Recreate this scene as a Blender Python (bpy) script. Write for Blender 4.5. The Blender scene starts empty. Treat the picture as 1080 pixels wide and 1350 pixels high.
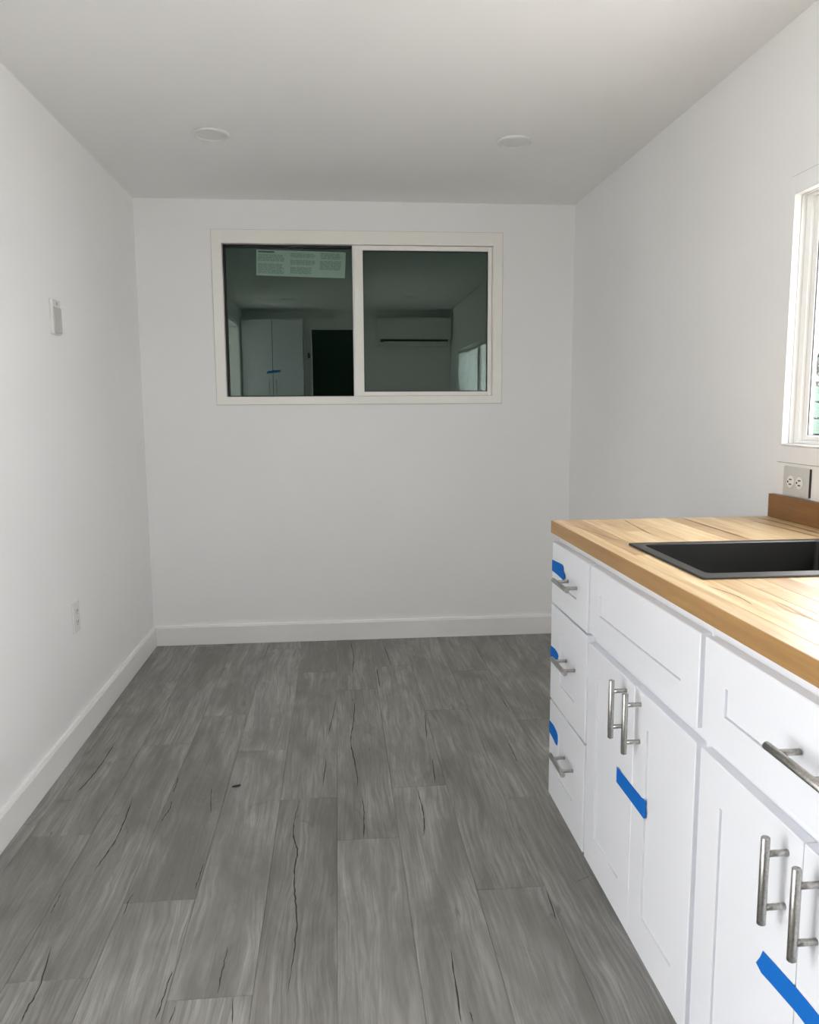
import bpy, bmesh, math, random
from mathutils import Vector, Matrix

# ------------------------------------------------------------------ camera, world, exposure
scene = bpy.context.scene
COL = scene.collection
cam_data = bpy.data.cameras.new('camera')
cam_data.sensor_fit = 'HORIZONTAL'; cam_data.sensor_width = 36.0
cam_data.lens = 36.0 * 1048.14 / 1080.0
cam_data.clip_start = 0.02
cam = bpy.data.objects.new('camera', cam_data); COL.objects.link(cam)
CR = Vector((0.995831, -0.091000, -0.006267)); CU = Vector((0.018141, 0.130248, 0.991315)); CF = Vector((0.089393, 0.987297, -0.131356))
m3 = Matrix((CR, CU, -CF)).transposed().to_4x4()
m3.translation = Vector((0, 0, 1.228))
cam.matrix_world = m3
scene.camera = cam

world = bpy.data.worlds.new('overcast_sky'); scene.world = world; world.use_nodes = True
bg = world.node_tree.nodes['Background']
bg.inputs['Color'].default_value = (0.98, 0.98, 1.0, 1); bg.inputs['Strength'].default_value = 2.4
sun_l = bpy.data.lights.new('sun', 'SUN'); sun_l.energy = 3.0; sun_l.angle = math.radians(3); sun_l.color = (1, .97, .92)
sun = bpy.data.objects.new('sun', sun_l); COL.objects.link(sun); sun.rotation_euler = (math.radians(-32), 0, 0)   # shines along the length of the room, into neither opening
scene.view_settings.view_transform = 'Standard'; scene.view_settings.look = 'None'
scene.view_settings.gamma = 1.0; scene.view_settings.use_curve_mapping = False
scene.view_settings.exposure = 2.0
scene.cycles.max_bounces = 14; scene.cycles.diffuse_bounces = 10; scene.cycles.glossy_bounces = 5
scene.cycles.transparent_max_bounces = 16
scene.cycles.sample_clamp_indirect = 6.0

# room dimensions (metres): camera stands at x = 0, y = 0
XL, XR, YB, YR, H = -0.966, 1.231, 4.127, -0.30, 2.241
WT, WR = 0.12, 0.066                            # wall thickness; the kitchen wall is thinner
DOOR = (0.05, 0.90, 2.06)                       # left glass door: y0, y1, top
KW = (0.22, 2.105, 1.115, 1.785)                # kitchen window hole: y0, y1, z0, z1
BW = (-0.560, 0.818, 1.272, 2.045)              # back window hole: x0, x1, z0, z1

def portal(name, loc, rot, sx, sy):             # guides sampling of the sky through an opening; gives no light of its own
    l = bpy.data.lights.new(name, 'AREA'); l.shape = 'RECTANGLE'; l.size = sx; l.size_y = sy
    l.cycles.is_portal = True
    o = bpy.data.objects.new(name, l); COL.objects.link(o); o.location = loc; o.rotation_euler = rot
portal('door_portal', (XL - WT - .02, (DOOR[0]+DOOR[1])/2, DOOR[2]/2), (0, -math.pi/2, 0), DOOR[2], DOOR[1]-DOOR[0])
portal('window_portal', (XR + WR + .02, (KW[0]+KW[1])/2, (KW[2]+KW[3])/2), (0, math.pi/2, 0), KW[3]-KW[2], KW[1]-KW[0])

# ------------------------------------------------------------------ materials
def mat(name, color=(.8,.8,.8), rough=.5, metal=0., spec=.5):
    m = bpy.data.materials.new(name); m.use_nodes = True
    b = m.node_tree.nodes['Principled BSDF']
    b.inputs['Base Color'].default_value = (*color, 1); b.inputs['Roughness'].default_value = rough
    b.inputs['Metallic'].default_value = metal; b.inputs['Specular IOR Level'].default_value = spec
    return m
class NT:
    def __init__(s, m): s.t = m.node_tree; s.b = s.t.nodes['Principled BSDF']
    def n(s, typ, **kw):
        nd = s.t.nodes.new(typ)
        for k, v in kw.items():
            if k in nd.inputs: nd.inputs[k].default_value = v
            else: setattr(nd, k, v)
        return nd
    def l(s, a, b): s.t.links.new(a, b)
    def ramp(s, fac, stops):
        r = s.n('ShaderNodeValToRGB'); s.l(fac, r.inputs[0])
        e = r.color_ramp.elements
        while len(e) < len(stops): e.new(.5)
        for q, (p, c) in zip(e, stops): q.position = p; q.color = (*c, 1) if len(c) == 3 else c
        return r.outputs[0]
    def mix(s, fac, a, b, mode='MIX'):
        x = s.n('ShaderNodeMix', data_type='RGBA', blend_type=mode)
        for i, v in ((0, fac), (6, a), (7, b)):
            if hasattr(v, 'is_linked'): s.l(v, x.inputs[i])
            else: x.inputs[i].default_value = v if not isinstance(v, tuple) else (*v, 1)
        return x.outputs[2]
    def math(s, op, a, b=0.):
        x = s.n('ShaderNodeMath', operation=op)
        for i, v in ((0, a), (1, b)):
            if hasattr(v, 'is_linked'): s.l(v, x.inputs[i])
            else: x.inputs[i].default_value = v
        return x.outputs[0]
    def coords(s, scale, shift=True):           # object coordinates, moved on by a random step for each piece
        tc = s.n('ShaderNodeTexCoord'); mp = s.n('ShaderNodeMapping'); mp.inputs['Scale'].default_value = scale
        v = tc.outputs['Object']
        if shift:
            oi = s.n('ShaderNodeObjectInfo'); k = s.math('MULTIPLY', oi.outputs['Random'], 37.0)
            ad = s.n('ShaderNodeVectorMath', operation='ADD'); s.l(v, ad.inputs[0]); s.l(k, ad.inputs[1]); v = ad.outputs[0]
        s.l(v, mp.inputs[0]); return mp.outputs[0]
    def noise(s, vec, scale=1., detail=4., rough=.5, dist=0.):
        x = s.n('ShaderNodeTexNoise'); x.inputs['Scale'].default_value = scale; x.inputs['Detail'].default_value = detail
        x.inputs['Roughness'].default_value = rough; x.inputs['Distortion'].default_value = dist
        s.l(vec, x.inputs['Vector']); return x.outputs['Fac']
    def bump(s, h, strength, dist=.002):
        x = s.n('ShaderNodeBump'); x.inputs['Strength'].default_value = strength; x.inputs['Distance'].default_value = dist
        s.l(h, x.inputs['Height']); s.l(x.outputs[0], s.b.inputs['Normal'])

def paint(name, color, rough, amount=.04):      # painted surface: faint roller texture
    m = mat(name, color, rough); t = NT(m)
    n1 = t.noise(t.coords((1, 1, 1), False), 260., 2.); t.bump(n1, amount, .001)
    n2 = t.noise(t.coords((1, 1, 1), False), 1.3, 2.)
    t.l(t.ramp(n2, [(.3, tuple(c*.97 for c in color)), (.7, color)]), t.b.inputs['Base Color'])
    return m
M = {}
M['wall'] = paint('wall_paint', (.90, .898, .892), .6)
M['ceiling'] = paint('ceiling_paint', (.90, .896, .885), .7)
M['trim'] = paint('trim_paint', (.92, .905, .85), .35, .01)
M['base'] = paint('baseboard_paint', (.88, .876, .865), .35, .01)
M['vinyl'] = mat('white_vinyl', (.84, .84, .82), .3)
M['cab'] = paint('cabinet_lacquer', (.75, .765, .80), .28, .005)
M['plastic'] = mat('white_plastic', (.74, .74, .72), .35)
M['plate'] = mat('outlet_plate_plastic', (.62, .61, .58), .4)
M['grey_plastic'] = mat('grey_plastic', (.50, .50, .47), .4)
M['caulk'] = mat('grey_caulk', (.42, .40, .36), .8)
M['lens'] = mat('frosted_lens', (.52, .53, .50), .5)
M['black'] = mat('black_gasket', (.01, .01, .01), .5)
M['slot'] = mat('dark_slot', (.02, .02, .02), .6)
M['reveal'] = mat('dark_seam', (.03, .03, .03), .8)
M['ground'] = paint('concrete_ground', (.55, .54, .52), .9)
M['darkwall'] = mat('dark_green_panel', (.006, .014, .010), .6, 0, .2)
M['doorgreen'] = mat('dark_green_door_paint', (.006, .022, .013), .4, 0, .3)

def steel():
    m = mat('brushed_steel', (.46, .45, .42), .3, 1.); t = NT(m)
    n = t.noise(t.coords((1, 1, 1), False), 300., 2.)
    t.l(t.ramp(n, [(.3, (.38, .37, .35)), (.7, (.54, .53, .50))]), t.b.inputs['Base Color']); return m
M['steel'] = steel()
def sinkmat():
    m = mat('black_composite', (.016, .016, .015), .38, 0, .5); t = NT(m)
    n = t.noise(t.coords((1, 1, 1), False), 700., 1.); t.bump(n, .15, .0006); return m
M['sink'] = sinkmat()
def tape():
    m = mat('blue_tape', (.003, .125, .47), .8, 0, .2); t = NT(m)
    n = t.noise(t.coords((1, 1, 1), True), 500., 2.); t.bump(n, .15, .0004); return m
M['tape'] = tape()

def plank_mat():
    m = mat('grey_oak_vinyl', (.2, .2, .19), .42, 0, .4); t = NT(m)
    warp = t.noise(t.coords((3, .7, 1)), 2.2, 3.)
    v = t.coords((1, 1, 1))
    sx = t.n('ShaderNodeSeparateXYZ'); t.l(v, sx.inputs[0])
    x2 = t.math('ADD', sx.outputs[0], t.math('MULTIPLY', warp, .09))
    cb = t.n('ShaderNodeCombineXYZ'); t.l(x2, cb.inputs[0]); t.l(sx.outputs[1], cb.inputs[1])
    def stretched(scale):
        mp = t.n('ShaderNodeMapping'); mp.inputs['Scale'].default_value = scale; t.l(cb.outputs[0], mp.inputs[0]); return mp.outputs[0]
    fine = t.noise(stretched((120, 4, 1)), 1., 5., .7)
    mid = t.noise(stretched((34, 1.3, 1)), 1., 4., .6)
    blot = t.noise(t.coords((7, 2.2, 1)), 1., 4., .6, .6)
    knot = t.noise(t.coords((16, 7, 1)), 1., 3., .5, 1.2)
    base = t.ramp(mid, [(.28, (.23, .225, .212)), (.5, (.325, .32, .307)), (.72, (.43, .425, .412))])
    c = t.mix(t.ramp(fine, [(.38, (.75, .75, .75)), (.58, (0, 0, 0))]), base, (.185, .18, .169))
    c = t.mix(t.ramp(blot, [(.36, (.85,)*3), (.60, (0,)*3)]), c, (.168, .163, .151))
    c = t.mix(t.ramp(knot, [(.66, (0,)*3), (.78, (.6,)*3)]), c, (.10, .095, .085))
    oi = t.n('ShaderNodeObjectInfo')
    tone = t.ramp(oi.outputs['Random'], [(0, (.90, .89, .87)), (.5, (1., .99, .97)), (1, (1.09, 1.09, 1.08))])
    c = t.mix(1., c, tone, 'MULTIPLY')
    t.l(c, t.b.inputs['Base Color'])
    t.l(t.ramp(fine, [(.3, (.5,)*3), (.7, (.36,)*3)]), t.b.inputs['Roughness'])
    t.bump(fine, .22, .0012)
    return m
M['plank'] = plank_mat()
M['crack'] = mat('dark_grain_crack', (.03, .028, .025), .7)

def butcher(name, lo, mid_, hi, rough):
    m = mat(name, mid_, rough, 0, .45); t = NT(m)
    warp = t.noise(t.coords((9, 1.4, 9)), 1., 2.)
    v = t.coords((1, 1, 1)); sx = t.n('ShaderNodeSeparateXYZ'); t.l(v, sx.inputs[0])
    cb = t.n('ShaderNodeCombineXYZ')
    t.l(t.math('ADD', sx.outputs[0], t.math('MULTIPLY', warp, .05)), cb.inputs[0]); t.l(sx.outputs[1], cb.inputs[1]); t.l(sx.outputs[2], cb.inputs[2])
    def st(scale):
        mp = t.n('ShaderNodeMapping'); mp.inputs['Scale'].default_value = scale; t.l(cb.outputs[0], mp.inputs[0]); return mp.outputs[0]
    g = t.noise(st((55, 2.5, 55)), 1., 4., .6)
    f = t.noise(st((320, 12, 320)), 1., 3., .6)
    oi = t.n('ShaderNodeObjectInfo')
    c = t.ramp(g, [(.3, lo), (.5, mid_), (.7, hi)])
    c = t.mix(t.ramp(f, [(.3, (.45,)*3), (.55, (0,)*3)]), c, lo)
    tone = t.ramp(oi.outputs['Random'], [(0, (.70, .62, .54)), (.25, (.88, .84, .78)), (.6, (1., .99, .97)), (1, (1.12, 1.12, 1.10))])
    c = t.mix(1., c, tone, 'MULTIPLY')
    t.l(c, t.b.inputs['Base Color']); t.bump(f, .08, .0006)
    return m
M['butcher'] = butcher('butcher_block_top', (.47, .305, .145), (.62, .46, .262), (.70, .565, .37), .34)
M['edge_shade'] = butcher('shaded_edge_wood', (.30, .165, .058), (.37, .215, .082), (.42, .25, .10), .42)  # counter wood darkened in colour for the weaker light on its front edge
M['splash'] = butcher('stained_backsplash_wood', (.19, .088, .025), (.25, .122, .036), (.31, .155, .05), .45)
M['streak'] = mat('dark_heartwood', (.16, .075, .028), .4)

def glass(name, tint, refl, rtint=(.9, 1., .95)):
    m = bpy.data.materials.new(name); m.use_nodes = True; nt = m.node_tree; nt.nodes.clear()
    o = nt.nodes.new('ShaderNodeOutputMaterial'); mx = nt.nodes.new('ShaderNodeMixShader')
    tr = nt.nodes.new('ShaderNodeBsdfTransparent'); gl = nt.nodes.new('ShaderNodeBsdfGlossy'); fr = nt.nodes.new('ShaderNodeFresnel')
    tr.inputs[0].default_value = (*tint, 1); gl.inputs['Roughness'].default_value = 0.0; gl.inputs['Color'].default_value = (*rtint, 1)
    ge = nt.nodes.new('ShaderNodeNewGeometry'); mi = nt.nodes.new('ShaderNodeMix')      # the same reflectance at both faces of a pane
    mi.inputs[2].default_value = refl; mi.inputs[3].default_value = 1/refl
    nt.links.new(ge.outputs['Backfacing'], mi.inputs[0]); nt.links.new(mi.outputs[0], fr.inputs['IOR'])
    nt.links.new(fr.outputs[0], mx.inputs[0]); nt.links.new(tr.outputs[0], mx.inputs[1]); nt.links.new(gl.outputs[0], mx.inputs[2])
    nt.links.new(mx.outputs[0], o.inputs[0]); return m
M['clear_glass'] = glass('clear_glass', (.975, .975, .975), 1.45, (1, 1, 1))
M['dark_glass'] = glass('coated_tinted_glass', (.45, .55, .50), 1.60, (.86, 1., .93))
def film():
    m = bpy.data.materials.new('clear_plastic_film'); m.use_nodes = True; nt = m.node_tree; nt.nodes.clear()
    o = nt.nodes.new('ShaderNodeOutputMaterial'); m1 = nt.nodes.new('ShaderNodeMixShader'); m2 = nt.nodes.new('ShaderNodeMixShader')
    tr = nt.nodes.new('ShaderNodeBsdfTransparent'); tl = nt.nodes.new('ShaderNodeBsdfTranslucent'); gl = nt.nodes.new('ShaderNodeBsdfGlossy')
    tl.inputs[0].default_value = (.85, .93, .95, 1); gl.inputs['Roughness'].default_value = .25
    m1.inputs[0].default_value = .55; m2.inputs[0].default_value = .12
    nt.links.new(tr.outputs[0], m1.inputs[1]); nt.links.new(tl.outputs[0], m1.inputs[2])
    nt.links.new(m1.outputs[0], m2.inputs[1]); nt.links.new(gl.outputs[0], m2.inputs[2]); nt.links.new(m2.outputs[0], o.inputs[0]); return m
M['film'] = film()

# ------------------------------------------------------------------ mesh helpers
WLOC = {}
def link(name, verts, faces, material, parent=None, centre=None, smooth=False, mats=None, fmat=None):
    """verts in world coordinates; the origin goes to the centre (or the given point)."""
    if centre is None:
        lo = [min(v[i] for v in verts) for i in range(3)]; hi = [max(v[i] for v in verts) for i in range(3)]
        centre = tuple((lo[i]+hi[i])/2 for i in range(3))
    me = bpy.data.meshes.new(name)
    me.from_pydata([tuple(v[i]-centre[i] for i in range(3)) for v in verts], [], faces)
    me.materials.append(material)
    if mats:
        for q in mats: me.materials.append(q)
        for pl, k in zip(me.polygons, fmat): pl.material_index = k
    bm = bmesh.new(); bm.from_mesh(me); bmesh.ops.recalc_face_normals(bm, faces=bm.faces); bm.to_mesh(me); bm.free()
    if smooth:
        for pl in me.polygons: pl.use_smooth = True
    return place(name, me, centre, parent)
def place(name, me, centre, parent=None):
    o = bpy.data.objects.new(name, me); COL.objects.link(o)
    if parent is not None:
        o.parent = parent; pl = WLOC[parent.as_pointer()]
    else: pl = (0, 0, 0)
    o.location = tuple(centre[i]-pl[i] for i in range(3)); WLOC[o.as_pointer()] = tuple(centre)
    return o
def empty(name, loc):
    o = bpy.data.objects.new(name, None); COL.objects.link(o); o.location = loc; o.empty_display_size = .05
    WLOC[o.as_pointer()] = tuple(loc); return o
def tag(o, label=None, cat=None, group=None, kind=None):
    for k, v in (('label', label), ('category', cat), ('group', group), ('kind', kind)):
        if v: o[k] = v
    return o

class MB:
    """collects shapes for one mesh"""
    def __init__(s): s.v = []; s.f = []
    def raw(s, v, f):
        k = len(s.v); s.v += [tuple(q) for q in v]; s.f += [tuple(i+k for i in q) for q in f]; return s
    def box(s, x0, x1, y0, y1, z0, z1, c=0.0):
        if c <= 0:
            v = [(x, y, z) for z in (z0, z1) for y in (y0, y1) for x in (x0, x1)]
            return s.raw(v, [(0,2,3,1), (4,5,7,6), (0,1,5,4), (2,6,7,3), (0,4,6,2), (1,3,7,5)])
        bm = bmesh.new(); bmesh.ops.create_cube(bm, size=1)
        for q in bm.verts: q.co = Vector((x0+(q.co.x+.5)*(x1-x0), y0+(q.co.y+.5)*(y1-y0), z0+(q.co.z+.5)*(z1-z0)))
        bmesh.ops.bevel(bm, geom=bm.edges[:], offset=c, segments=2, profile=.5, affect='EDGES')
        bm.verts.index_update()
        s.raw([q.co[:] for q in bm.verts], [tuple(q.index for q in f.verts) for f in bm.faces]); bm.free(); return s
    def rod(s, a, b, r, n=14, c=0.0):
        a = Vector(a); b = Vector(b); d = (b-a).normalized(); L = (b-a).length
        u = d.orthogonal().normalized(); w = d.cross(u)
        rings = [(0, r-c), (c, r), (L-c, r), (L, r-c)] if c else [(0, r), (L, r)]
        v = [a + d*h + (u*math.cos(2*math.pi*i/n) + w*math.sin(2*math.pi*i/n))*rr for h, rr in rings for i in range(n)]
        f = [(k*n+i, k*n+(i+1) % n, (k+1)*n+(i+1) % n, (k+1)*n+i) for k in range(len(rings)-1) for i in range(n)]
        f += [tuple(range(n))[::-1], tuple(range((len(rings)-1)*n, len(rings)*n))]
        return s.raw(v, f)
    def lathe(s, prof, c, n=40):                # profile (r, z) spun about the vertical through c
        v = []; f = []
        for r, z in prof:
            v += [(c[0]+r*math.cos(2*math.pi*i/n), c[1]+r*math.sin(2*math.pi*i/n), c[2]+z) for i in range(n)]
        for k in range(len(prof)-1):
            f += [(k*n+i, k*n+(i+1) % n, (k+1)*n+(i+1) % n, (k+1)*n+i) for i in range(n)]
        if prof[0][0] > 0: f.append(tuple(range(n))[::-1])
        if prof[-1][0] > 0: f.append(tuple(range((len(prof)-1)*n, len(prof)*n)))
        return s.raw(v, f)
    def build(s, name, material, parent=None, smooth=False, centre=None):
        return link(name, s.v, s.f, material, parent, centre, smooth)
def box(name, x0, x1, y0, y1, z0, z1, material, parent=None, c=0.0):
    return MB().box(x0, x1, y0, y1, z0, z1, c).build(name, material, parent)

# ------------------------------------------------------------------ the room shell
def struct(o, label=None): tag(o, label, None, None, 'structure'); return o

# floor: subfloor slab with the planks as pieces
floor = struct(box('floor', XL-WT, XR+WT, YR-WT, YB+WT, -.15, -.006, M['reveal']), 'grey wood-look vinyl plank floor')
PW, PL, GAP = .178, 1.22, .0003
SHARED = {}
def plank(x0, x1, y0, y1):
    key = (round(x1-x0, 4), round(y1-y0, 4)); cx, cy = (x0+x1)/2, (y0+y1)/2
    if key not in SHARED:
        w, l, c = (x1-x0)/2-GAP, (y1-y0)/2-GAP, .0006
        v = [(sx*(w-d), sy*(l-d), z) for z, d in ((-.005, 0), (-c, 0), (0, c)) for sx, sy in ((-1,-1), (1,-1), (1,1), (-1,1))]
        f = [(0,3,2,1), (8,9,10,11)] + [(k*4+i, k*4+(i+1) % 4, k*4+4+(i+1) % 4, k*4+4+i) for k in (0, 1) for i in range(4)]
        me = bpy.data.meshes.new('plank'); me.from_pydata(v, [], f); me.materials.append(M['plank']); SHARED[key] = me
    return place('plank', SHARED[key], (cx, cy, 0.0), floor)
joints = {-6: 1.1, -5: 2.247, -4: 2.86, -3: 3.122, -2: 1.553, -1: 2.395, 0: 2.14, 1: 2.441, 2: 1.868, 3: 2.336, 4: 2.95, 5: 1.7, 6: 2.6, 7: 2.0}
for k, j in joints.items():
    x0 = max(-.020 + k*PW, XL+.002); x1 = min(-.020 + (k+1)*PW, XR-.002)
    if x1 - x0 < .004: continue
    ys = [YR+.002]
    j0 = j
    while j0 > YR + .15: j0 -= PL
    j0 += PL
    while j0 < YB - .03: ys.append(j0); j0 += PL
    ys.append(YB-.002)
    for a, b in zip(ys, ys[1:]): plank(x0, x1, a, b)
cracks = [
 [(-.839,2.912),(-.838,2.736),(-.844,2.601),(-.858,2.509)], [(-.667,2.46),(-.658,2.347),(-.653,2.227),(-.661,2.12),(-.668,2.049)],
 [(-.722,1.969),(-.722,1.913),(-.721,1.878)], [(-.55,2.592),(-.547,2.528),(-.547,2.477)], [(-.539,2.427),(-.535,2.37),(-.541,2.334),(-.545,2.291)],
 [(-.381,2.062),(-.383,1.98),(-.386,1.941)], [(-.537,1.941),(-.543,1.907),(-.54,1.854)], [(-.675,1.753),(-.656,1.618),(-.659,1.559),(-.657,1.518)],
 [(-.382,1.645),(-.384,1.582),(-.387,1.496)], [(-.354,1.537),(-.357,1.489)], [(-.24,1.549),(-.231,1.476)],
 [(-.136,2.385),(-.147,2.276),(-.146,2.175),(-.13,2.096),(-.134,2.023),(-.129,1.915),(-.117,1.794),(-.119,1.667),(-.125,1.548)],
 [(-.271,1.713),(-.272,1.644),(-.273,1.563)], [(-.373,4.08),(-.374,3.906)], [(-.851,2.272),(-.85,2.244)], [(-.427,2.495),(-.405,2.338)],
 [(.049,4.1),(.064,3.857),(.052,3.588)], [(.224,3.99),(.241,3.653)], [(.168,3.639),(.172,3.375)],
 [(.058,3.278),(.046,3.017),(.031,2.82),(.045,2.596),(.049,2.455)], [(-.024,3.234),(-.052,2.883)], [(.334,3.048),(.314,2.817)], [(.315,2.638),(.301,2.46)],
 [(.059,2.394),(.062,2.272),(.056,2.146)], [(.239,2.425),(.242,2.308),(.237,2.202),(.228,2.137)], [(.237,1.652),(.233,1.557),(.227,1.435)],
 [(.609,2.745),(.605,2.584)], [(-.057,2.677),(-.065,2.478)], [(.674,3.194),(.68,3.042)], [(.513,1.844),(.505,1.731)], [(.648,1.902),(.596,1.874)], [(.25,1.461),(.251,1.433)]]
rng = random.Random(4)
def catmull(pts, n):
    out = []
    P = [pts[0]] + list(pts) + [pts[-1]]
    for i in range(1, len(P)-2):
        for q in range(n):
            t = q/n
            out.append(tuple(.5*((2*P[i][k]) + (-P[i-1][k]+P[i+1][k])*t + (2*P[i-1][k]-5*P[i][k]+4*P[i+1][k]-P[i+2][k])*t*t + (-P[i-1][k]+3*P[i][k]-3*P[i+1][k]+P[i+2][k])*t**3) for k in (0, 1)))
    out.append(tuple(pts[-1])); return out
for line in cracks:
    pts = catmull(line, 7); n = len(pts); v = []; f = []
    length = math.hypot(line[0][0]-line[-1][0], line[0][1]-line[-1][1])
    wmax = min(.0017, .0008 + .003*length)
    for i, (x, y) in enumerate(pts):
        t = i/(n-1); w = wmax*(min(1, 5*t+.12)*min(1, 5*(1-t)+.12))*(.55+.75*rng.random()); x += rng.uniform(-.0012, .0012)
        v += [(x-w, y, .0004), (x+w, y, .0004)]
        if i: f.append((2*i-2, 2*i-1, 2*i+1, 2*i))
    link('grain_crack', v, f, M['crack'], floor)

def wall(name, label, pieces, material='wall'):
    b = MB()
    for p in pieces: b.box(*p)
    return struct(b.build(name, M[material]), label)
wall('ceiling', 'flat white painted ceiling', [(XL-WT, XR+WT, YR-WT, YB+WT, H, H+.12)], 'ceiling')
wall('wall_left', 'long white painted wall with glass door opening', [
    (XL-WT, XL, YR-WT, DOOR[0], 0, H), (XL-WT, XL, DOOR[1], YB+WT, 0, H), (XL-WT, XL, DOOR[0], DOOR[1], DOOR[2], H)])
wall('wall_right', 'white painted wall above the counter with window opening', [
    (XR, XR+WR, YR-WT, KW[0], 0, H), (XR, XR+WR, KW[1], YB+WT, 0, H), (XR, XR+WR, KW[0], KW[1], 0, KW[2]), (XR, XR+WR, KW[0], KW[1], KW[3], H)])
wall('wall_back', 'white painted end wall with dark slider window', [
    (XL, BW[0], YB, YB+WT, 0, H), (BW[1], XR, YB, YB+WT, 0, H), (BW[0], BW[1], YB, YB+WT, 0, BW[2]), (BW[0], BW[1], YB, YB+WT, BW[3], H)])
RD = (-.25, .262, 2.045)                        # dark rear door
wall('wall_rear', 'white painted wall opposite the dark window', [
    (XL, RD[0], YR-WT, YR, 0, H), (RD[1], XR, YR-WT, YR, 0, H), (RD[0], RD[1], YR-WT, YR, RD[2], H)])

def baseboard(name, label, a, b, inward):       # profile with a small chamfer, run from a to b along the wall
    a = Vector(a); b = Vector(b); n = Vector(inward); prof = [(0, .0006), (.014, .0006), (.014, .094), (.009, .105), (0, .105)]
    v = [tuple(p + n*d + Vector((0, 0, z))) for p in (a, b) for d, z in prof]; k = len(prof)
    f = [tuple(range(k)), tuple(range(k, 2*k))[::-1]] + [(i, (i+1) % k, k+(i+1) % k, k+i) for i in range(k)]
    struct(link(name, v, f, M['base']), label)
baseboard('baseboard_left', 'white baseboard along the left wall', (XL, DOOR[1]+.07, 0), (XL, YB-.001, 0), (1, 0, 0))
baseboard('baseboard_back', 'white baseboard below the dark window', (XL+.0145, YB, 0), (XR-.0145, YB, 0), (0, -1, 0))
baseboard('baseboard_right', 'white baseboard beyond the cabinets', (XR, 2.135, 0), (XR, YB-.001, 0), (-1, 0, 0))

# ------------------------------------------------------------------ back window (window_1)
def frame_rect(b, x0, x1, z0, z1, w, y0, y1, c=.0012):      # four members in the xz plane
    b.box(x0, x0+w, y0, y1, z0, z1, c); b.box(x1-w, x1, y0, y1, z0, z1, c)
    b.box(x0+w, x1-w, y0, y1, z0, z0+w, c); b.box(x0+w, x1-w, y0, y1, z1-w, z1, c); return b
win = struct(empty('window_1', ((BW[0]+BW[1])/2, YB, BW[2])), 'dark two-pane slider window in cream frame on end wall')
b = MB(); o_ = (-.599, .858, 1.243, 2.098); i_ = (-.551, .812, 1.281, 2.033); ya, yb = YB-.007, YB-.0003
b.box(o_[0], i_[0], ya, yb, o_[2], o_[3], .001); b.box(i_[1], o_[1], ya, yb, o_[2], o_[3], .001)
b.box(i_[0], i_[1], ya, yb, o_[2], i_[2], .001); b.box(i_[0], i_[1], ya, yb, i_[3], o_[3], .001)
b.build('casing', M['trim'], win)
b = MB(); w_ = .002
b.box(o_[0]-w_, o_[0], YB-.0012, YB-.0003, o_[2]-w_, o_[3]+w_); b.box(o_[1], o_[1]+w_, YB-.0012, YB-.0003, o_[2]-w_, o_[3]+w_)
b.box(o_[0], o_[1], YB-.0012, YB-.0003, o_[3], o_[3]+w_); b.box(o_[0], o_[1], YB-.0012, YB-.0003, o_[2]-w_, o_[2]); b.build('caulk_line', M['caulk'], win)
b = MB(); frame_rect(b, BW[0]+.001, BW[1]-.001, BW[2]+.001, BW[3]-.001, .010, YB+.0005, YB+.085); b.build('window_frame', M['trim'], win)
# left lite: set back behind a black gasket
xm = .098
b = MB(); gx0, gx1, gz0, gz1 = BW[0]+.012, xm, BW[2]+.012, BW[3]-.012
b.box(gx0, gx0+.008, YB+.030, YB+.068, gz0, gz1); b.box(gx0+.008, gx1, YB+.030, YB+.068, gz1-.010, gz1)
b.box(gx0+.008, gx1, YB+.045, YB+.068, gz0, gz0+.004); b.box(gx1-.006, gx1, YB+.05, YB+.068, gz0+.004, gz1-.010)
b.build('gasket', M['black'], win)
box('pane', gx0+.0085, gx1-.0065, YB+.050, YB+.054, gz0+.0045, gz1-.0105, M['dark_glass'], win)
# right lite: inner sliding sash
sx0, sx1, sz0, sz1 = .100, BW[1]-.013, BW[2]+.012, BW[3]-.014
sash = MB(); sash.box(sx0, .146, YB+.003, YB+.040, sz0, sz1, .0015); sash.box(.785, sx1, YB+.003, YB+.040, sz0, sz1, .0015)
sash.box(.146, .785, YB+.003, YB+.040, sz0, 1.305, .0015); sash.box(.146, .785, YB+.003, YB+.040, 2.008, sz1, .0015)
sash = sash.build('sash', M['trim'], win)
b = MB(); frame_rect(b, .1465, .7845, 1.3055, 2.0075, .004, YB+.012, YB+.024, 0); b.build('gasket', M['black'], sash)
box('pane', .1506, .7804, YB+.016, YB+.020, 1.3096, 2.0034, M['dark_glass'], sash)
b = MB(); b.box(xm-.005, xm+.0015, YB+.004, YB+.05, sz0, sz1, .0008); b.build('interlock_strip', M['vinyl'], win)
b = MB(); b.box(xm-.007, xm-.0052, YB+.006, YB+.05, sz0, sz1); b.build('weatherstrip', M['black'], win)
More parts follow.
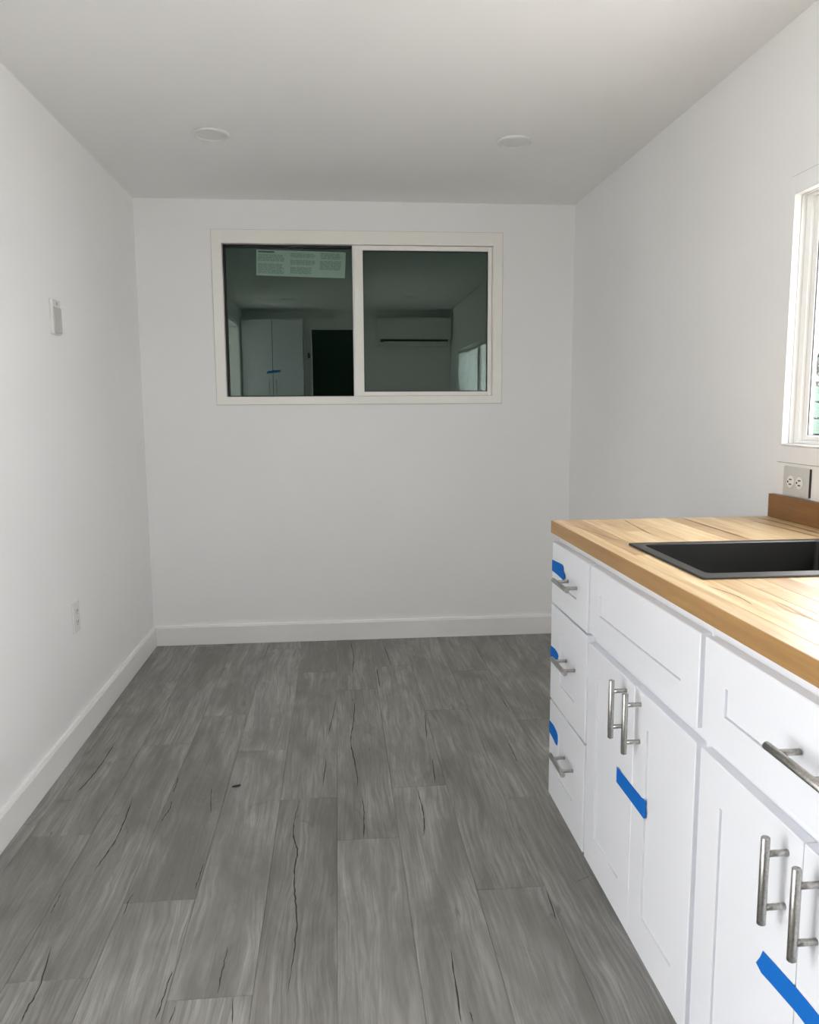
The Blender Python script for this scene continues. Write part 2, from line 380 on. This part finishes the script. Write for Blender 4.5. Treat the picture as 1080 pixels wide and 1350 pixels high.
# printed paper sticker on the left lite
st = empty('sticker', (-.16, YB+.0495, 1.88))
tag(st, 'pale green printed paper sticker on dark window pane', 'sticker')
paper = mat('pale_green_paper', (.22, .33, .265), .7); ink = mat('sticker_print', (.12, .19, .15), .7); ink2 = mat('sticker_heading', (.022, .045, .032), .7)
ys = YB+.0492
SA, SB, SC, SD = (-.385, 2.014), (.062, 2.004), (.056, 1.877), (-.389, 1.888)
def sp(u, w):                                   # u across, w down the sheet
    x = (SA[0]*(1-u)+SB[0]*u)*(1-w)+(SD[0]*(1-u)+SC[0]*u)*w; z = (SA[1]*(1-u)+SB[1]*u)*(1-w)+(SD[1]*(1-u)+SC[1]*u)*w
    return x, z
def sheet(bm_, u0, u1, w0, w1, y0, y1):
    q = [sp(u0, w0), sp(u1, w0), sp(u1, w1), sp(u0, w1)]
    bm_.raw([(x, y0, z) for x, z in q]+[(x, y1, z) for x, z in q], [(0,1,2,3), (7,6,5,4)]+[(i, (i+1) % 4, 4+(i+1) % 4, 4+i) for i in range(4)])
b = MB(); sheet(b, 0, 1, 0, 1, ys, ys+.0005); b.build('paper', paper, st)
b = MB(); sheet(b, .02, .20, .045, .105, ys-.0002, ys-.00005); b.build('heading', ink2, st)
rng = random.Random(8); b = MB()
for u0, u1, w0, w1, nl in ((.02, .31, .17, .45, 5), (.02, .31, .53, .93, 7), (.38, .66, .10, .27, 3), (.38, .66, .36, .55, 4), (.38, .62, .63, .90, 5), (.72, .95, .06, .30, 4), (.71, .95, .36, .72, 6)):
    for k in range(nl):
        w = w0+(w1-w0)*k/nl; u = u0
        while u < u1-.02:
            L = min(rng.uniform(.02, .07), u1-u); sheet(b, u, u+L, w, w+(w1-w0)/nl*.62, ys-.0002, ys-.00005); u += L+.008
tag(b.build('text_lines', ink, st), None, None, None, 'stuff')

# ------------------------------------------------------------------ kitchen window (window_2) in the right wall
kw = struct(empty('window_2', (XR, (KW[0]+KW[1])/2, KW[2])), 'white vinyl slider window above the sink')
def yz_frame(b, y0, y1, z0, z1, w, x0, x1, c=.0015, h=None):
    h = h or w
    b.box(x0, x1, y0, y0+w, z0, z1, c); b.box(x0, x1, y1-w, y1, z0, z1, c)
    b.box(x0, x1, y0+w, y1-w, z0, z0+h, c); b.box(x0, x1, y0+w, y1-w, z1-h, z1, c); return b
b = MB(); y0, y1, z0, z1 = KW
w = .045
b.box(XR-.004, XR-.0003, y0-w, y0, z0-w, z1+w, .001); b.box(XR-.004, XR-.0003, y1, y1+.022, z0-w, z1+w, .001)
b.box(XR-.004, XR-.0003, y0, y1, z0-w, z0, .001); b.box(XR-.004, XR-.0003, y0, y1, z1, z1+w, .001); b.build('casing', M['wall'], kw)
b = MB(); b.box(XR-.0012, XR-.0003, y0-w, y1+.022, z0-w-.002, z0-w); b.box(XR-.0012, XR-.0003, y0-w, y1+.022, z1+w, z1+w+.002); b.build('caulk_line', M['caulk'], kw)
b = MB(); yz_frame(b, y0+.001, y1-.001, z0+.001, z1-.001, .005, XR-.008, XR+.0655, .001); b.build('window_frame', M['vinyl'], kw)
b = MB(); yz_frame(b, y0+.0061, y1-.0061, z0+.0061, z1-.0061, .0006, XR+.0105, XR+.0125, 0); b.build('caulk_line', M['caulk'], kw)
b = MB(); yz_frame(b, y0+.0062, y1-.0062, z0+.0062, z1-.0062, .024, XR+.026, XR+.0655, .0015, .009); b.build('track_frame', M['vinyl'], kw)
ym = (y0+y1)/2
for a, c_, xo in ((ym-.02, y1-.0305, XR+.035), (y0+.0305, ym+.02, XR+.0505)):
    b = MB(); yz_frame(b, a, c_, z0+.0155, z1-.0155, .020, xo, xo+.014, .0015, .014); s_ = b.build('sash', M['vinyl'], kw)
    b = MB(); yz_frame(b, a+.0205, c_-.0205, z0+.030, z1-.030, .002, xo+.003, xo+.005, 0); b.build('gasket', M['black'], s_)
    box('pane', xo+.0055, xo+.0085, a+.0208, c_-.0208, z0+.0303, z1-.0303, M['clear_glass'], s_)
# crinkled protective film hanging over part of the near sash
rng = random.Random(11); nu, nv = 26, 18; v = []; f = []
for j in range(nv+1):
    for i in range(nu+1):
        u, w = i/nu, j/nv
        y = .42+.62*u+.02*math.sin(5*w+3*u); z = 1.74-.36*w*(.8+.2*math.sin(4*u))-.02*u
        x = XR-.018-.008*math.sin(9*u+5*w)*w-.005*rng.random()-.006*abs(math.sin(17*u-8*w))*w
        v.append((x, y, z))
        if i and j: q = j*(nu+1)+i; f.append((q-nu-2, q-nu-1, q, q-1))
tag(link('plastic_film', v, f, M['film']), 'crinkled clear plastic film hanging from kitchen window', 'plastic film')

# ------------------------------------------------------------------ glass door in the left wall (door_1)
gd = struct(empty('door_1', (XL, (DOOR[0]+DOOR[1])/2, 0)), 'white framed glass door standing open in left wall')
y0, y1, zt = DOOR
b = MB(); b.box(XL-.118, XL+.002, y0+.001, y0+.025, .001, zt-.001, .002); b.box(XL-.118, XL+.002, y1-.025, y1-.001, .001, zt-.001, .002)
b.box(XL-.118, XL+.002, y0+.025, y1-.025, zt-.025, zt-.001, .002); b.box(XL-.118, XL+.002, y0+.025, y1-.025, .001, .022, .002); b.build('door_frame', M['vinyl'], gd)
# the leaf stands open, swung out at right angles to the wall
lx0, lx1, ly = XL-.93, XL-.125, y0+.002
b = MB(); b.box(lx0, lx0+.09, ly, ly+.042, .030, zt-.046, .002); b.box(lx1-.09, lx1, ly, ly+.042, .030, zt-.046, .002)
b.box(lx0+.09, lx1-.09, ly, ly+.042, .030, .23, .002); b.box(lx0+.09, lx1-.09, ly, ly+.042, zt-.15, zt-.046, .002); s_ = b.build('door_leaf', M['vinyl'], gd)
box('pane', lx0+.0905, lx1-.0905, ly+.018, ly+.024, .2305, zt-.1505, M['clear_glass'], s_)
b = MB(); b.rod((lx0+.045, ly+.042, 1.0), (lx0+.045, ly+.09, 1.0), .009); b.rod((lx0+.045, ly+.09, 1.0), (lx0+.15, ly+.09, 1.0), .008, 12, .002); b.build('handle', M['steel'], s_)
struct(tag(MB().box(XL-.0, XL+.010, y1+.0005, y1+.06, .0006, zt+.06, .002).box(XL, XL+.010, y0-.045, y0-.0005, .0006, zt+.06, .002).box(XL, XL+.010, y0-.0005, y1+.0005, zt+.0005, zt+.06, .002).build('trim_1', M['base'])), 'white casing around the glass door')

# ------------------------------------------------------------------ dark door in the rear wall (door_2)
rd = struct(empty('door_2', ((RD[0]+RD[1])/2, YR, 0)), 'narrow dark green door in rear wall')
box('door_leaf', RD[0]+.003, RD[1]-.003, YR-.06, YR-.02, .004, RD[2]-.003, M['doorgreen'], rd, .002)
b = MB(); b.rod((RD[1]-.05, YR-.02, 1.0), (RD[1]-.05, YR+.03, 1.0), .009); b.rod((RD[1]-.05, YR+.03, 1.0), (RD[1]-.15, YR+.03, 1.0), .008, 12, .002); b.build('handle', M['slot'], rd)
hk = MB(); hk.box(-.292, -.268, YR+.0002, YR+.006, 1.745, 1.80, .001); hk.rod((-.28, YR+.006, 1.765), (-.28, YR+.05, 1.775), .006, 10, .002)
hk.rod((-.28, YR+.05, 1.773), (-.28, YR+.055, 1.80), .006, 10, .002)
tag(hk.build('wall_hook', M['slot']), 'small black hook on wall beside dark green door', 'hook')

# ------------------------------------------------------------------ cabinet pieces
CFX, TH = .588, .019                            # plane of the door faces, their thickness
def map_x(y, z, d): return (CFX-d, y, z)        # faces looking towards -x; d = outwards
def shaker(mp, u0, u1, v0, v1, su, sv0, sv1, name, parent):     # five-piece front with a recessed flat panel
    c, dr = .0015, .0032
    def ring(a0, a1, b0, b1, d): return [mp(a0, b0, d), mp(a1, b0, d), mp(a1, b1, d), mp(a0, b1, d)]
    R = [ring(u0, u1, v0, v1, -TH), ring(u0, u1, v0, v1, -c), ring(u0+c, u1-c, v0+c, v1-c, 0),
         ring(u0+su, u1-su, v0+sv0, v1-sv1, 0), ring(u0+su+.0003, u1-su-.0003, v0+sv0+.0003, v1-sv1-.0003, -dr-.004),
         ring(u0+su+.0017, u1-su-.0017, v0+sv0+.0017, v1-sv1-.0017, -dr-.004), ring(u0+su+.0019, u1-su-.0019, v0+sv0+.0019, v1-sv1-.0019, -dr)]
    v = sum(R, []); f = [(0, 1, 2, 3), (24, 25, 26, 27)]
    for k in range(6): f += [(k*4+i, k*4+(i+1) % 4, k*4+4+(i+1) % 4, k*4+4+i) for i in range(4)]
    return link(name, v, f, M['cab'], parent)
def pull(mp, u, v, vertical, parent, L=.125, out=.032):
    b = MB(); h = L/2; s = .048
    ends = ((u, v-h), (u, v+h)) if vertical else ((u-h, v), (u+h, v))
    b.rod(mp(*ends[0], out), mp(*ends[1], out), .006, 16, .0012)
    for k in (-1, 1):
        q = (u, v+k*s*.8) if vertical else (u+k*s*.8, v)
        b.rod(mp(*q, -.0005), mp(*q, out-.003), .0045, 12)
    o = b.build('handle', M['steel'], parent, smooth=False)
    for pl in o.data.polygons: pl.use_smooth = len(pl.vertices) == 4
    return o
CT, CTH = .915, .034                            # counter height, thickness
def base_cabinet(label, ya, yb):                # ya < yb
    t = empty('base_cabinet', (.9, (ya+yb)/2, 0)); tag(t, label, 'cabinet')
    xf = CFX+TH+.0006; top = CT-CTH-.0006
    for y in (ya, yb-.016): MB().box(xf+.019, XR-.006, y, y+.016, .105, top).box(xf+.075, XR-.006, y, y+.016, .001, .105).build('side_panel', M['cab'], t)
    box('bottom_panel', xf+.019, XR-.018, ya+.0165, yb-.0165, .105, .121, M['cab'], t)
    box('back_panel', XR-.0175, XR-.006, ya+.0165, yb-.0165, .001, top, M['cab'], t)
    box('toe_kick', xf+.055, xf+.070, ya+.0165, yb-.0165, .001, .104, M['cab'], t)
    return t, xf, top
def face_frame(t, xf, top, ya, yb, rails, stiles=()):
    b = MB(); b.box(xf, xf+.0185, ya, ya+.035, .105, top); b.box(xf, xf+.0185, yb-.035, yb, .105, top)
    for z0, z1 in rails: b.box(xf, xf+.0185, ya+.035, yb-.035, z0, z1)
    for y0, y1, z0, z1 in stiles: b.box(xf, xf+.0185, y0, y1, z0, z1)
    b.build('face_frame', M['cab'], t)

# three-drawer unit
t, xf, top = base_cabinet('narrow white three-drawer cabinet at the counter end', 1.7955, 2.1215)
face_frame(t, xf, top, 1.7955, 2.1215, ((.105, .14), (.39, .43), (.66, .70), (.845, top)))
for z0, z1, hz, rb in ((.687, .857, .777, .06), (.411, .681, .565, .067), (.127, .405, .298, .085)):
    d = shaker(map_x, 1.803, 2.118, z0, z1, .09, rb, .06, 'drawer', t); pull(map_x, 1.930, hz, False, d)
# sink unit
t, xf, top = base_cabinet('white sink cabinet with blank front over two taped doors', 1.2085, 1.7945)
face_frame(t, xf, top, 1.2085, 1.7945, ((.105, .14), (.65, .71), (.845, top)), ((1.475, 1.507, .14, .65),))
shaker(map_x, 1.217, 1.787, .694, .857, .068, .057, .058, 'false_front', t)
d = shaker(map_x, 1.4920, 1.787, .127, .669, .065, .082, .065, 'door', t); pull(map_x, 1.536, .604, True, d)
d = shaker(map_x, 1.217, 1.4900, .127, .669, .065, .082, .065, 'door', t); pull(map_x, 1.458, .604, True, d)
# near unit
t, xf, top = base_cabinet('white base cabinet with wide drawer over two taped doors beside the sink unit', .5905, 1.2075)
face_frame(t, xf, top, .5905, 1.2075, ((.105, .14), (.65, .71), (.845, top)), ((.882, .914, .14, .65),))
d = shaker(map_x, .597, 1.199, .694, .857, .072, .055, .062, 'drawer', t); pull(map_x, .889, .783, False, d)
d = shaker(map_x, .9085, 1.199, .127, .669, .072, .082, .068, 'door', t); pull(map_x, .940, .598, True, d)
d = shaker(map_x, .597, .9060, .127, .669, .072, .082, .068, 'door', t); pull(map_x, .868, .598, True, d)

# ------------------------------------------------------------------ butcher-block counter
ct = empty('countertop', (.9, 1.35, CT-CTH)); tag(ct, 'light butcher-block countertop of glued wooden staves', 'countertop')
X0, X1, YA, YZ = .585, XR-.0015, .5885, 2.127
HX0, HX1, HY0, HY1 = .668, 1.100, 1.372, 1.702  # sink cut-out
rng = random.Random(21)
MB().box(X0, .5870, YA, YZ, CT-CTH, CT-.0002, .0004).build('edge_shade_band', M['edge_shade'], ct)
edges = [.5872, .622, .668, .715, .762, .812, .862, .910, .957, 1.005, 1.052, 1.100, 1.150, 1.190, X1]
for a, b_ in zip(edges, edges[1:]):
    spans = [(YA, YZ)] if not (a >= HX0-.001 and b_ <= HX1+.001) else [(YA, HY0), (HY1, YZ)]
    cuts = []; y = YA - rng.uniform(0, .5)
    while y < YZ: y += rng.uniform(.42, .85); cuts.append(y)
    if a < .6: cuts = []
    for s0, s1 in spans:
        ys_ = [s0]+[q for q in cuts if s0+.08 < q < s1-.08]+[s1]
        for q0, q1 in zip(ys_, ys_[1:]):
            g = .00012; b = MB(); b.box(a+g, b_-g, q0+g, q1-g, CT-CTH, CT-rng.uniform(0, .0002), .0005); b.build('stave', M['butcher'], ct)
# dark heartwood streaks showing in the staves
for pts, w in (([(.9555, 2.126), (.957, 1.95), (.9565, 1.75)], .0040), ([(.606, 2.07), (.630, 1.92), (.655, 1.765)], .0012), ([(.786, 2.12), (.772, 1.98), (.762, 1.86)], .0016),
               ([(.70, 2.126), (.712, 2.0)], .0010), ([(.640, 1.30), (.652, 1.23), (.648, 1.17)], .0012), ([(1.165, 2.10), (1.172, 1.98), (1.168, 1.80)], .004), ([(1.12, 2.06), (1.13, 1.9), (1.135, 1.76)], .003)):
    P = catmull(pts, 8); n = len(P); v = []; f = []
    for i, (x, y) in enumerate(P):
        tt = i/(n-1); ww = w*min(1, 6*tt+.1)*min(1, 6*(1-tt)+.1)*(.7+.5*rng.random())
        v += [(x-ww, y, CT+.0002), (x+ww, y, CT+.0002)]
        if i: f.append((2*i-2, 2*i-1, 2*i+1, 2*i))
    link('heartwood_streak', v, f, M['streak'], ct)
# flame figure in one stave
figure = mat('brown_flame_figure', (.46, .285, .125), .38)
for k, (r0, y0, y1) in enumerate(((.004, 1.205, 1.06), (.0085, 1.180, 1.075), (.013, 1.160, 1.09))):
    v = []; f = []; n = 16
    for i in range(n+1):
        tt = i/n; y = y0+(y1-y0)*tt; x = .689+(.012-r0)*math.sin(math.pi*min(1, tt*1.1))*(-1 if k % 2 else 1)+.0015*math.sin(9*tt+k); ww = .0018*math.sin(math.pi*(.08+.84*tt))
        v += [(x-ww, y, CT+.0002), (x+ww, y, CT+.0002)]
        if i: f.append((2*i-2, 2*i-1, 2*i+1, 2*i))
    link('flame_figure', v, f, figure, ct)
bs = empty('backsplash', (XR-.012, 1.35, CT+.0008)); tag(bs, 'low brown stained wooden backsplash along the wall behind the sink', 'backsplash')
for z0, z1 in ((CT+.0008, CT+.0335), (CT+.0337, CT+.0645)):
    MB().box(XR-.023, XR-.0045, YA, YZ-.002, z0, z1, .0008).build('strip', M['splash'], bs)

# ------------------------------------------------------------------ black sink
sk = empty('sink', (.885, 1.537, CT)); tag(sk, 'black rectangular drop-in sink set in the wooden counter', 'sink')
ox0, ox1, oy0, oy1 = .652, 1.116, 1.351, 1.722; ix0, ix1, iy0, iy1 = .679, 1.090, 1.388, 1.698
def rr(x0, x1, y0, y1, r, z, n=6):
    out = []
    for cx, cy, a0 in ((x1-r, y1-r, 0), (x0+r, y1-r, 90), (x0+r, y0+r, 180), (x1-r, y0+r, 270)):
        for k in range(n+1):
            a = math.radians(a0+90*k/n); out.append((cx+r*math.cos(a), cy+r*math.sin(a), z))
    return out
def loft(rings, cap0=False, cap1=False):
    n = len(rings[0]); v = sum(rings, []); f = []
    for k in range(len(rings)-1): f += [(k*n+i, k*n+(i+1) % n, (k+1)*n+(i+1) % n, (k+1)*n+i) for i in range(n)]
    if cap0: f.append(tuple(range(n))[::-1])
    if cap1: f.append(tuple(range((len(rings)-1)*n, len(rings)*n)))
    return v, f
v, f = loft([rr(ix0, ix1, iy0, iy1, .012, CT+.0006), rr(ox0, ox1, oy0, oy1, .006, CT+.0006), rr(ox0, ox1, oy0, oy1, .006, CT+.003), rr(ox0+.0015, ox1-.0015, oy0+.0015, oy1-.0015, .006, CT+.0045),
             rr(ix0-.003, ix1+.003, iy0-.003, iy1+.003, .014, CT+.0045), rr(ix0, ix1, iy0, iy1, .012, CT+.0025), rr(ix0, ix1, iy0, iy1, .012, CT+.0006)])
link('rim', v, f, M['sink'], sk)
zb = CT-.20
e = .0025
v, f = loft([rr(ix0, ix1, iy0, iy1, .012, CT+.0005), rr(ix0+.004, ix1-.004, iy0+.004, iy1-.004, .012, zb+.02), rr(ix0+.02, ix1-.02, iy0+.02, iy1-.02, .016, zb), 
             rr(.86, .90, 1.52, 1.56, .0199, zb-.003)], False, True)
v2, f2 = loft([rr(ix0-e, ix1+e, iy0-e, iy1+e, .012, CT+.0005), rr(ix0+.004-e, ix1-.004+e, iy0+.004-e, iy1-.004+e, .012, zb+.02), rr(ix0+.016, ix1-.016, iy0+.016, iy1-.016, .016, zb-.006)], False, True)
b = MB(); b.raw(v, f); b.raw(v2, f2); n = len(rr(0, 1, 0, 1, .1, 0)); k = len(v)
b.f += [(i, (i+1) % n, k+(i+1) % n, k+i) for i in range(n)]
b.build('basin', M['sink'], sk)
b = MB(); b.lathe([(.045, -.0012), (.045, .0015), (.036, .002), (.030, -.001), (0.0001, -.001)], (.88, 1.54, zb+.001), 28); b.build('drain', M['steel'], sk)

# ------------------------------------------------------------------ painter's tape on the cabinets
def tape_strip(label, pts, bulge=.0):           # outline in (y, z); lies on the door faces
    n = len(pts); x = CFX
    cy = sum(q[0] for q in pts)/n
    v = [(x-.0005-bulge*max(0, cy-y)*0, y, z) for y, z in pts] + [(x-.0010, y, z) for y, z in pts]
    f = [tuple(range(n)), tuple(range(n, 2*n))[::-1]] + [(i, (i+1) % n, n+(i+1) % n, n+i) for i in range(n)]
    tag(link('painters_tape', v, f, M['tape']), label, 'tape', 'strips of blue tape on the cabinets')
tape_strip('short blue tape strip above the handle of the top drawer', [(2.1175, .8065), (2.04, .811), (2.014, .812), (2.006, .806), (2.008, .792), (1.996, .789), (1.994, .781), (2.003, .772), (2.014, .7725), (2.06, .775), (2.1175, .776)])
tape_strip('blue tape strip above the handle of the middle drawer', [(2.1175, .562), (2.075, .565), (2.05, .562), (2.038, .556), (2.044, .548), (2.042, .540), (2.055, .533), (2.085, .530), (2.1175, .531)])
tape_strip('blue tape strip above the handle of the bottom drawer', [(2.1175, .343), (2.075, .346), (2.045, .341), (2.032, .334), (2.030, .318), (2.034, .303), (2.05, .3005), (2.08, .306), (2.1175, .309)])
tape_strip('blue tape strip joining the two doors of the sink cabinet', [(1.577, .458), (1.50, .458), (1.436, .459), (1.425, .462), (1.414, .460), (1.418, .449), (1.413, .440), (1.416, .426), (1.424, .422), (1.444, .4225), (1.50, .423), (1.577, .423)])
tape_strip('long blue tape strip joining the two doors beside the sink cabinet', [(.984, .462), (.99, .448), (1.0, .432), (.985, .427), (.96, .430), (.90, .436), (.82, .437), (.80, .443), (.806, .456), (.80, .468), (.83, .471), (.90, .469), (.94, .466)])

# ------------------------------------------------------------------ outlets and wall control
def plate_x(b, x, out, y0, y1, z0, z1, c): 
    b.box(min(x, x+out), max(x, x+out), y0, y1, z0, z1, c); return b
# outlet low on the left wall
ot = empty('wall_outlet', (XL, 2.935, .415)); tag(ot, 'white duplex outlet low on the left wall', 'outlet')
b = MB(); plate_x(b, XL+.0003, .006, 2.90, 2.97, .415, .532, .002); b.build('cover_plate', M['plastic'], ot)
for zc in (.453, .494):
    b = MB(); plate_x(b, XL+.0064, .002, 2.918, 2.952, zc-.014, zc+.014, .0008); q = b.build('receptacle', M['plastic'], ot)
    b = MB()
    for yy in (2.928, 2.942): plate_x(b, XL+.0085, .0004, yy-.0013, yy+.0013, zc-.003, zc+.007, 0)
    plate_x(b, XL+.0085, .0004, 2.933, 2.937, zc-.010, zc-.006, 0); b.build('slots', M['slot'], q)
# wall control higher up
wc = empty('wall_control', (XL, 2.905, 1.482)); tag(wc, 'slim white wall control box high on the left wall', 'wall control')
b = MB(); plate_x(b, XL+.0003, .012, 2.868, 2.948, 1.482, 1.602, .003); b.build('housing', M['plastic'], wc)
b = MB(); plate_x(b, XL+.0125, .003, 2.873, 2.944, 1.488, 1.574, .001); b.build('front_panel', M['lens'], wc)
b = MB(); b.rod((XL+.0124, 2.908, 1.587), (XL+.0155, 2.908, 1.587), .007, 16, .001); b.build('button', M['grey_plastic'], wc)
# outlet above the backsplash, mounted sideways
ot = empty('wall_outlet', (XR, 2.025, .982)); tag(ot, 'grey sideways duplex outlet between backsplash and kitchen window', 'outlet')
b = MB(); b.box(XR-.0062, XR-.0005, 1.964, 2.084, .9815, 1.0605, .002); b.build('cover_plate', M['plate'], ot)
box('gap_shade', XR-.0052, XR-.0005, 1.9615, 1.9638, .984, 1.059, M['slot'], ot)  # black strip standing in for the shadow behind the plate's near edge
for yc in (2.046, 2.004):
    b = MB(); b.rod((XR-.0063, yc, 1.0195), (XR-.0088, yc, 1.0195), .0165, 20, .0006); q = b.build('receptacle', M['vinyl'], ot)
    b = MB()
    for zz in (1.026, 1.013): b.box(XR-.0096, XR-.0089, yc-.007, yc+.004, zz-.0016, zz+.0016)
    b.rod((XR-.0089, yc+.010, 1.0195), (XR-.0096, yc+.010, 1.0195), .0028, 10); b.build('slots', M['slot'], q)

# ------------------------------------------------------------------ ceiling lights (off)
def ceiling_light(label, x, y):
    t = empty('recessed_light', (x, y, H)); tag(t, label, 'ceiling light', 'round recessed lights in the ceiling')
    MB().lathe([(.052, -.0005), (.066, -.0005), (.066, -.0035), (.0685, -.004), (.067, -.0085), (.057, -.0115), (.052, -.008)], (x, y, H), 40).build('trim_ring', M['plastic'], t)
    MB().lathe([(.0001, -.0045), (.0515, -.0045), (.0515, -.006), (.0001, -.0062)], (x, y, H), 40).build('lens', M['lens'], t)
ceiling_light('round white ceiling light over left side of dark window', -.447, 3.17)
ceiling_light('round white ceiling light over right side of dark window', .702, 3.17)
ceiling_light('round white ceiling light in front of tall pantry', -.43, .56)
ceiling_light('round white ceiling light in front of air conditioner', .71, .72)

# ------------------------------------------------------------------ seen in the dark window: pantry and air conditioner behind the camera
pt = empty('pantry_cabinet', (-.64, -.15, 0)); tag(pt, 'tall white pantry cabinet with four doors beside dark green door', 'cabinet')
PX0, PX1, PF = XL+.012, -.325, .0
b = MB(); b.box(PX0, PX1, YR+.002, PF-TH-.0006, .10, 2.125); b.box(PX0, PX1, YR+.002, PF-.075, .001, .10); b.build('body', M['cab'], pt)
box('seam_shade_strip', (PX0+PX1)/2-.006, (PX0+PX1)/2+.006, PF-TH-.0005, PF-TH+.004, .115, 2.115, M['slot'], pt)  # dark strip standing in for the shade in the seam between doors
def map_y(x, z, d): return (x, PF+d, z)
pm = (PX0+PX1)/2
for z0, z1, hz in ((1.345, 2.115, 1.435), (.115, 1.325, 1.23)):
    for x0, x1, hx in ((PX0+.004, pm-.003, pm-.036), (pm+.003, PX1-.004, pm+.036)):
        d = shaker(map_y, x0, x1, z0, z1, .062, .062, .062, 'door', pt); pull(map_y, hx, hz, True, d, .15)
pts = [(-.70, 1.572), (-.60, 1.584), (-.562, 1.588), (-.560, 1.612), (-.63, 1.605), (-.70, 1.597)]
n = len(pts); v = [(x, PF+.0004, z) for x, z in pts]+[(x, PF+.0009, z) for x, z in pts]
tag(link('painters_tape', v, [tuple(range(n)), tuple(range(n, 2*n))[::-1]]+[(i, (i+1) % n, n+(i+1) % n, n+i) for i in range(n)], M['tape']), 'blue tape strip across the upper doors of the pantry', 'tape', 'strips of blue tape on the cabinets')
ac = empty('air_conditioner', (.82, YR, 1.86)); tag(ac, 'white wall-mounted air conditioner beside dark green door', 'air conditioner')
prof = [(.002, 1.87), (.002, 2.15), (.15, 2.15), (.185, 2.14), (.20, 2.115), (.205, 1.96), (.198, 1.925), (.150, 1.905), (.12, 1.875), (.08, 1.865)]
k = len(prof); v = [(x, YR+d, z) for x in (.435, 1.205) for d, z in prof]
f = [tuple(range(k)), tuple(range(k, 2*k))[::-1]]+[(i, (i+1) % k, k+(i+1) % k, k+i) for i in range(k)]
link('housing', v, f, M['plastic'], ac)
v = [(x, YR+d, z) for x in (.47, 1.175) for d, z in ((.202, 1.921), (.2045, 1.916), (.155, 1.896), (.152, 1.901))]
link('outlet_slot', v, [(0,1,2,3), (7,6,5,4)]+[(i, (i+1) % 4, 4+(i+1) % 4, 4+i) for i in range(4)], M['slot'], ac)
v = [(x, YR+d, z) for x in (.50, 1.165) for d, z in ((.160, 1.884), (.205, 1.900), (.206, 1.897), (.160, 1.880))]
link('louver', v, [(0,1,2,3), (7,6,5,4)]+[(i, (i+1) % 4, 4+(i+1) % 4, 4+i) for i in range(4)], M['plastic'], ac)
b = MB()
for k in range(9): b.box(.46, 1.18, YR+.02+k*.014, YR+.026+k*.014, 2.1503, 2.1513)
b.build('intake_grille', M['grey_plastic'], ac)

# ------------------------------------------------------------------ small splinter on the floor
v = [(-.361, 2.495, .0006), (-.345, 2.4975, .0006), (-.334, 2.504, .0006), (-.336, 2.509, .0006), (-.349, 2.5055, .0006), (-.360, 2.500, .0006)]
v2 = [(x*.96-.014, y, .004) for x, y, z in v]
tag(link('splinter', v+v2, [(5,4,3,2,1,0), (6,7,8,9,10,11)]+[(i, (i+1) % 6, 6+(i+1) % 6, 6+i) for i in range(6)], M['crack']), 'tiny dark splinter lying on the grey plank floor', 'debris')

# ------------------------------------------------------------------ outdoors
struct(box('ground', -14, 14, -12, 16, -.42, -.16, M['ground']), 'pale concrete ground outside')
struct(MB().box(-2.7, XL-WT-.001, -.9, 3.4, 2.30, 2.40).box(-2.68, -2.60, -.88, -.80, -.159, 2.299).box(-2.68, -2.60, 3.3, 3.38, -.159, 2.299).build('shade_roof', M['base']), 'added unseen white roof that shades the glass door')  # invented and out of view; cuts the daylight entering the left door
fw = struct(box('wall_outside', -1.2, 1.5, YB+.70, YB+.80, -.15, 3.2, M['darkwall']), 'dark green wall just outside the end window')
# added dark hood from end window to that wall, shutting out the sky
struct(MB().box(-1.2, 1.5, YB+WT+.001, YB+.699, 2.6, 2.66).box(-1.26, -1.201, YB+WT+.001, YB+.8, -.15, 2.66).box(1.501, 1.56, YB+WT+.001, YB+.8, -.15, 2.66).build('sky_block_hood', M['darkwall']), 'added dark hood shutting sky light out of end window')
mint = mat('fence_green_paint', (.035, .078, .055), .6)
fe = empty('board_fence', (5.0, 7.0, -.16)); tag(fe, 'dark green fence of horizontal boards outside kitchen window', 'fence')
for j in range(3):
    for k in range(9):
        z = -.10+k*.170; MB().box(5.0, 5.02, 2.2+j*3.0, 5.19+j*3.0, z, z+.150, .003).build('board', mint, fe)
for j in range(4): MB().box(5.021, 5.11, 2.15+j*3.0, 2.24+j*3.0, -.159, 1.42, .004).build('post', mint, fe)
leaf = mat('dark_leaf', (.02, .034, .026), .7); bark = mat('bark', (.10, .07, .05), .9)
def shrub(label, x, y, h, r, seed):
    t = empty('hedge_shrub', (x, y, -.16)); tag(t, label, 'shrub', 'shrubs behind the fence')
    g = random.Random(seed); b = MB()
    for _ in range(1500):
        a = g.uniform(0, 2*math.pi); w = g.uniform(-1, 1); q = g.random()**.33
        c = Vector((x+r*q*math.sqrt(1-w*w)*math.cos(a), y+r*q*math.sqrt(1-w*w)*math.sin(a), h*.55+h*.45*q*w))
        n = Vector((g.gauss(0, 1), g.gauss(0, 1), g.gauss(0, 1)+.6)).normalized(); u = n.orthogonal().normalized(); vv = n.cross(u); s = g.uniform(.05, .10)
        b.raw([c-u*s, c-vv*s*.45, c+u*s, c+vv*s*.45], [(0, 1, 2, 3)])
    b.build('foliage', leaf, t)
    MB().rod((x, y, -.159), (x, y, h*.6), .05, 8).build('stem', bark, t)
shrub('taller dark leafy shrub behind the dark green fence', 6.4, 7.6, 2.2, 1.0, 30)
shrub('lower dark leafy shrub behind the dark green fence', 6.4, 10.3, 2.0, 1.0, 31)
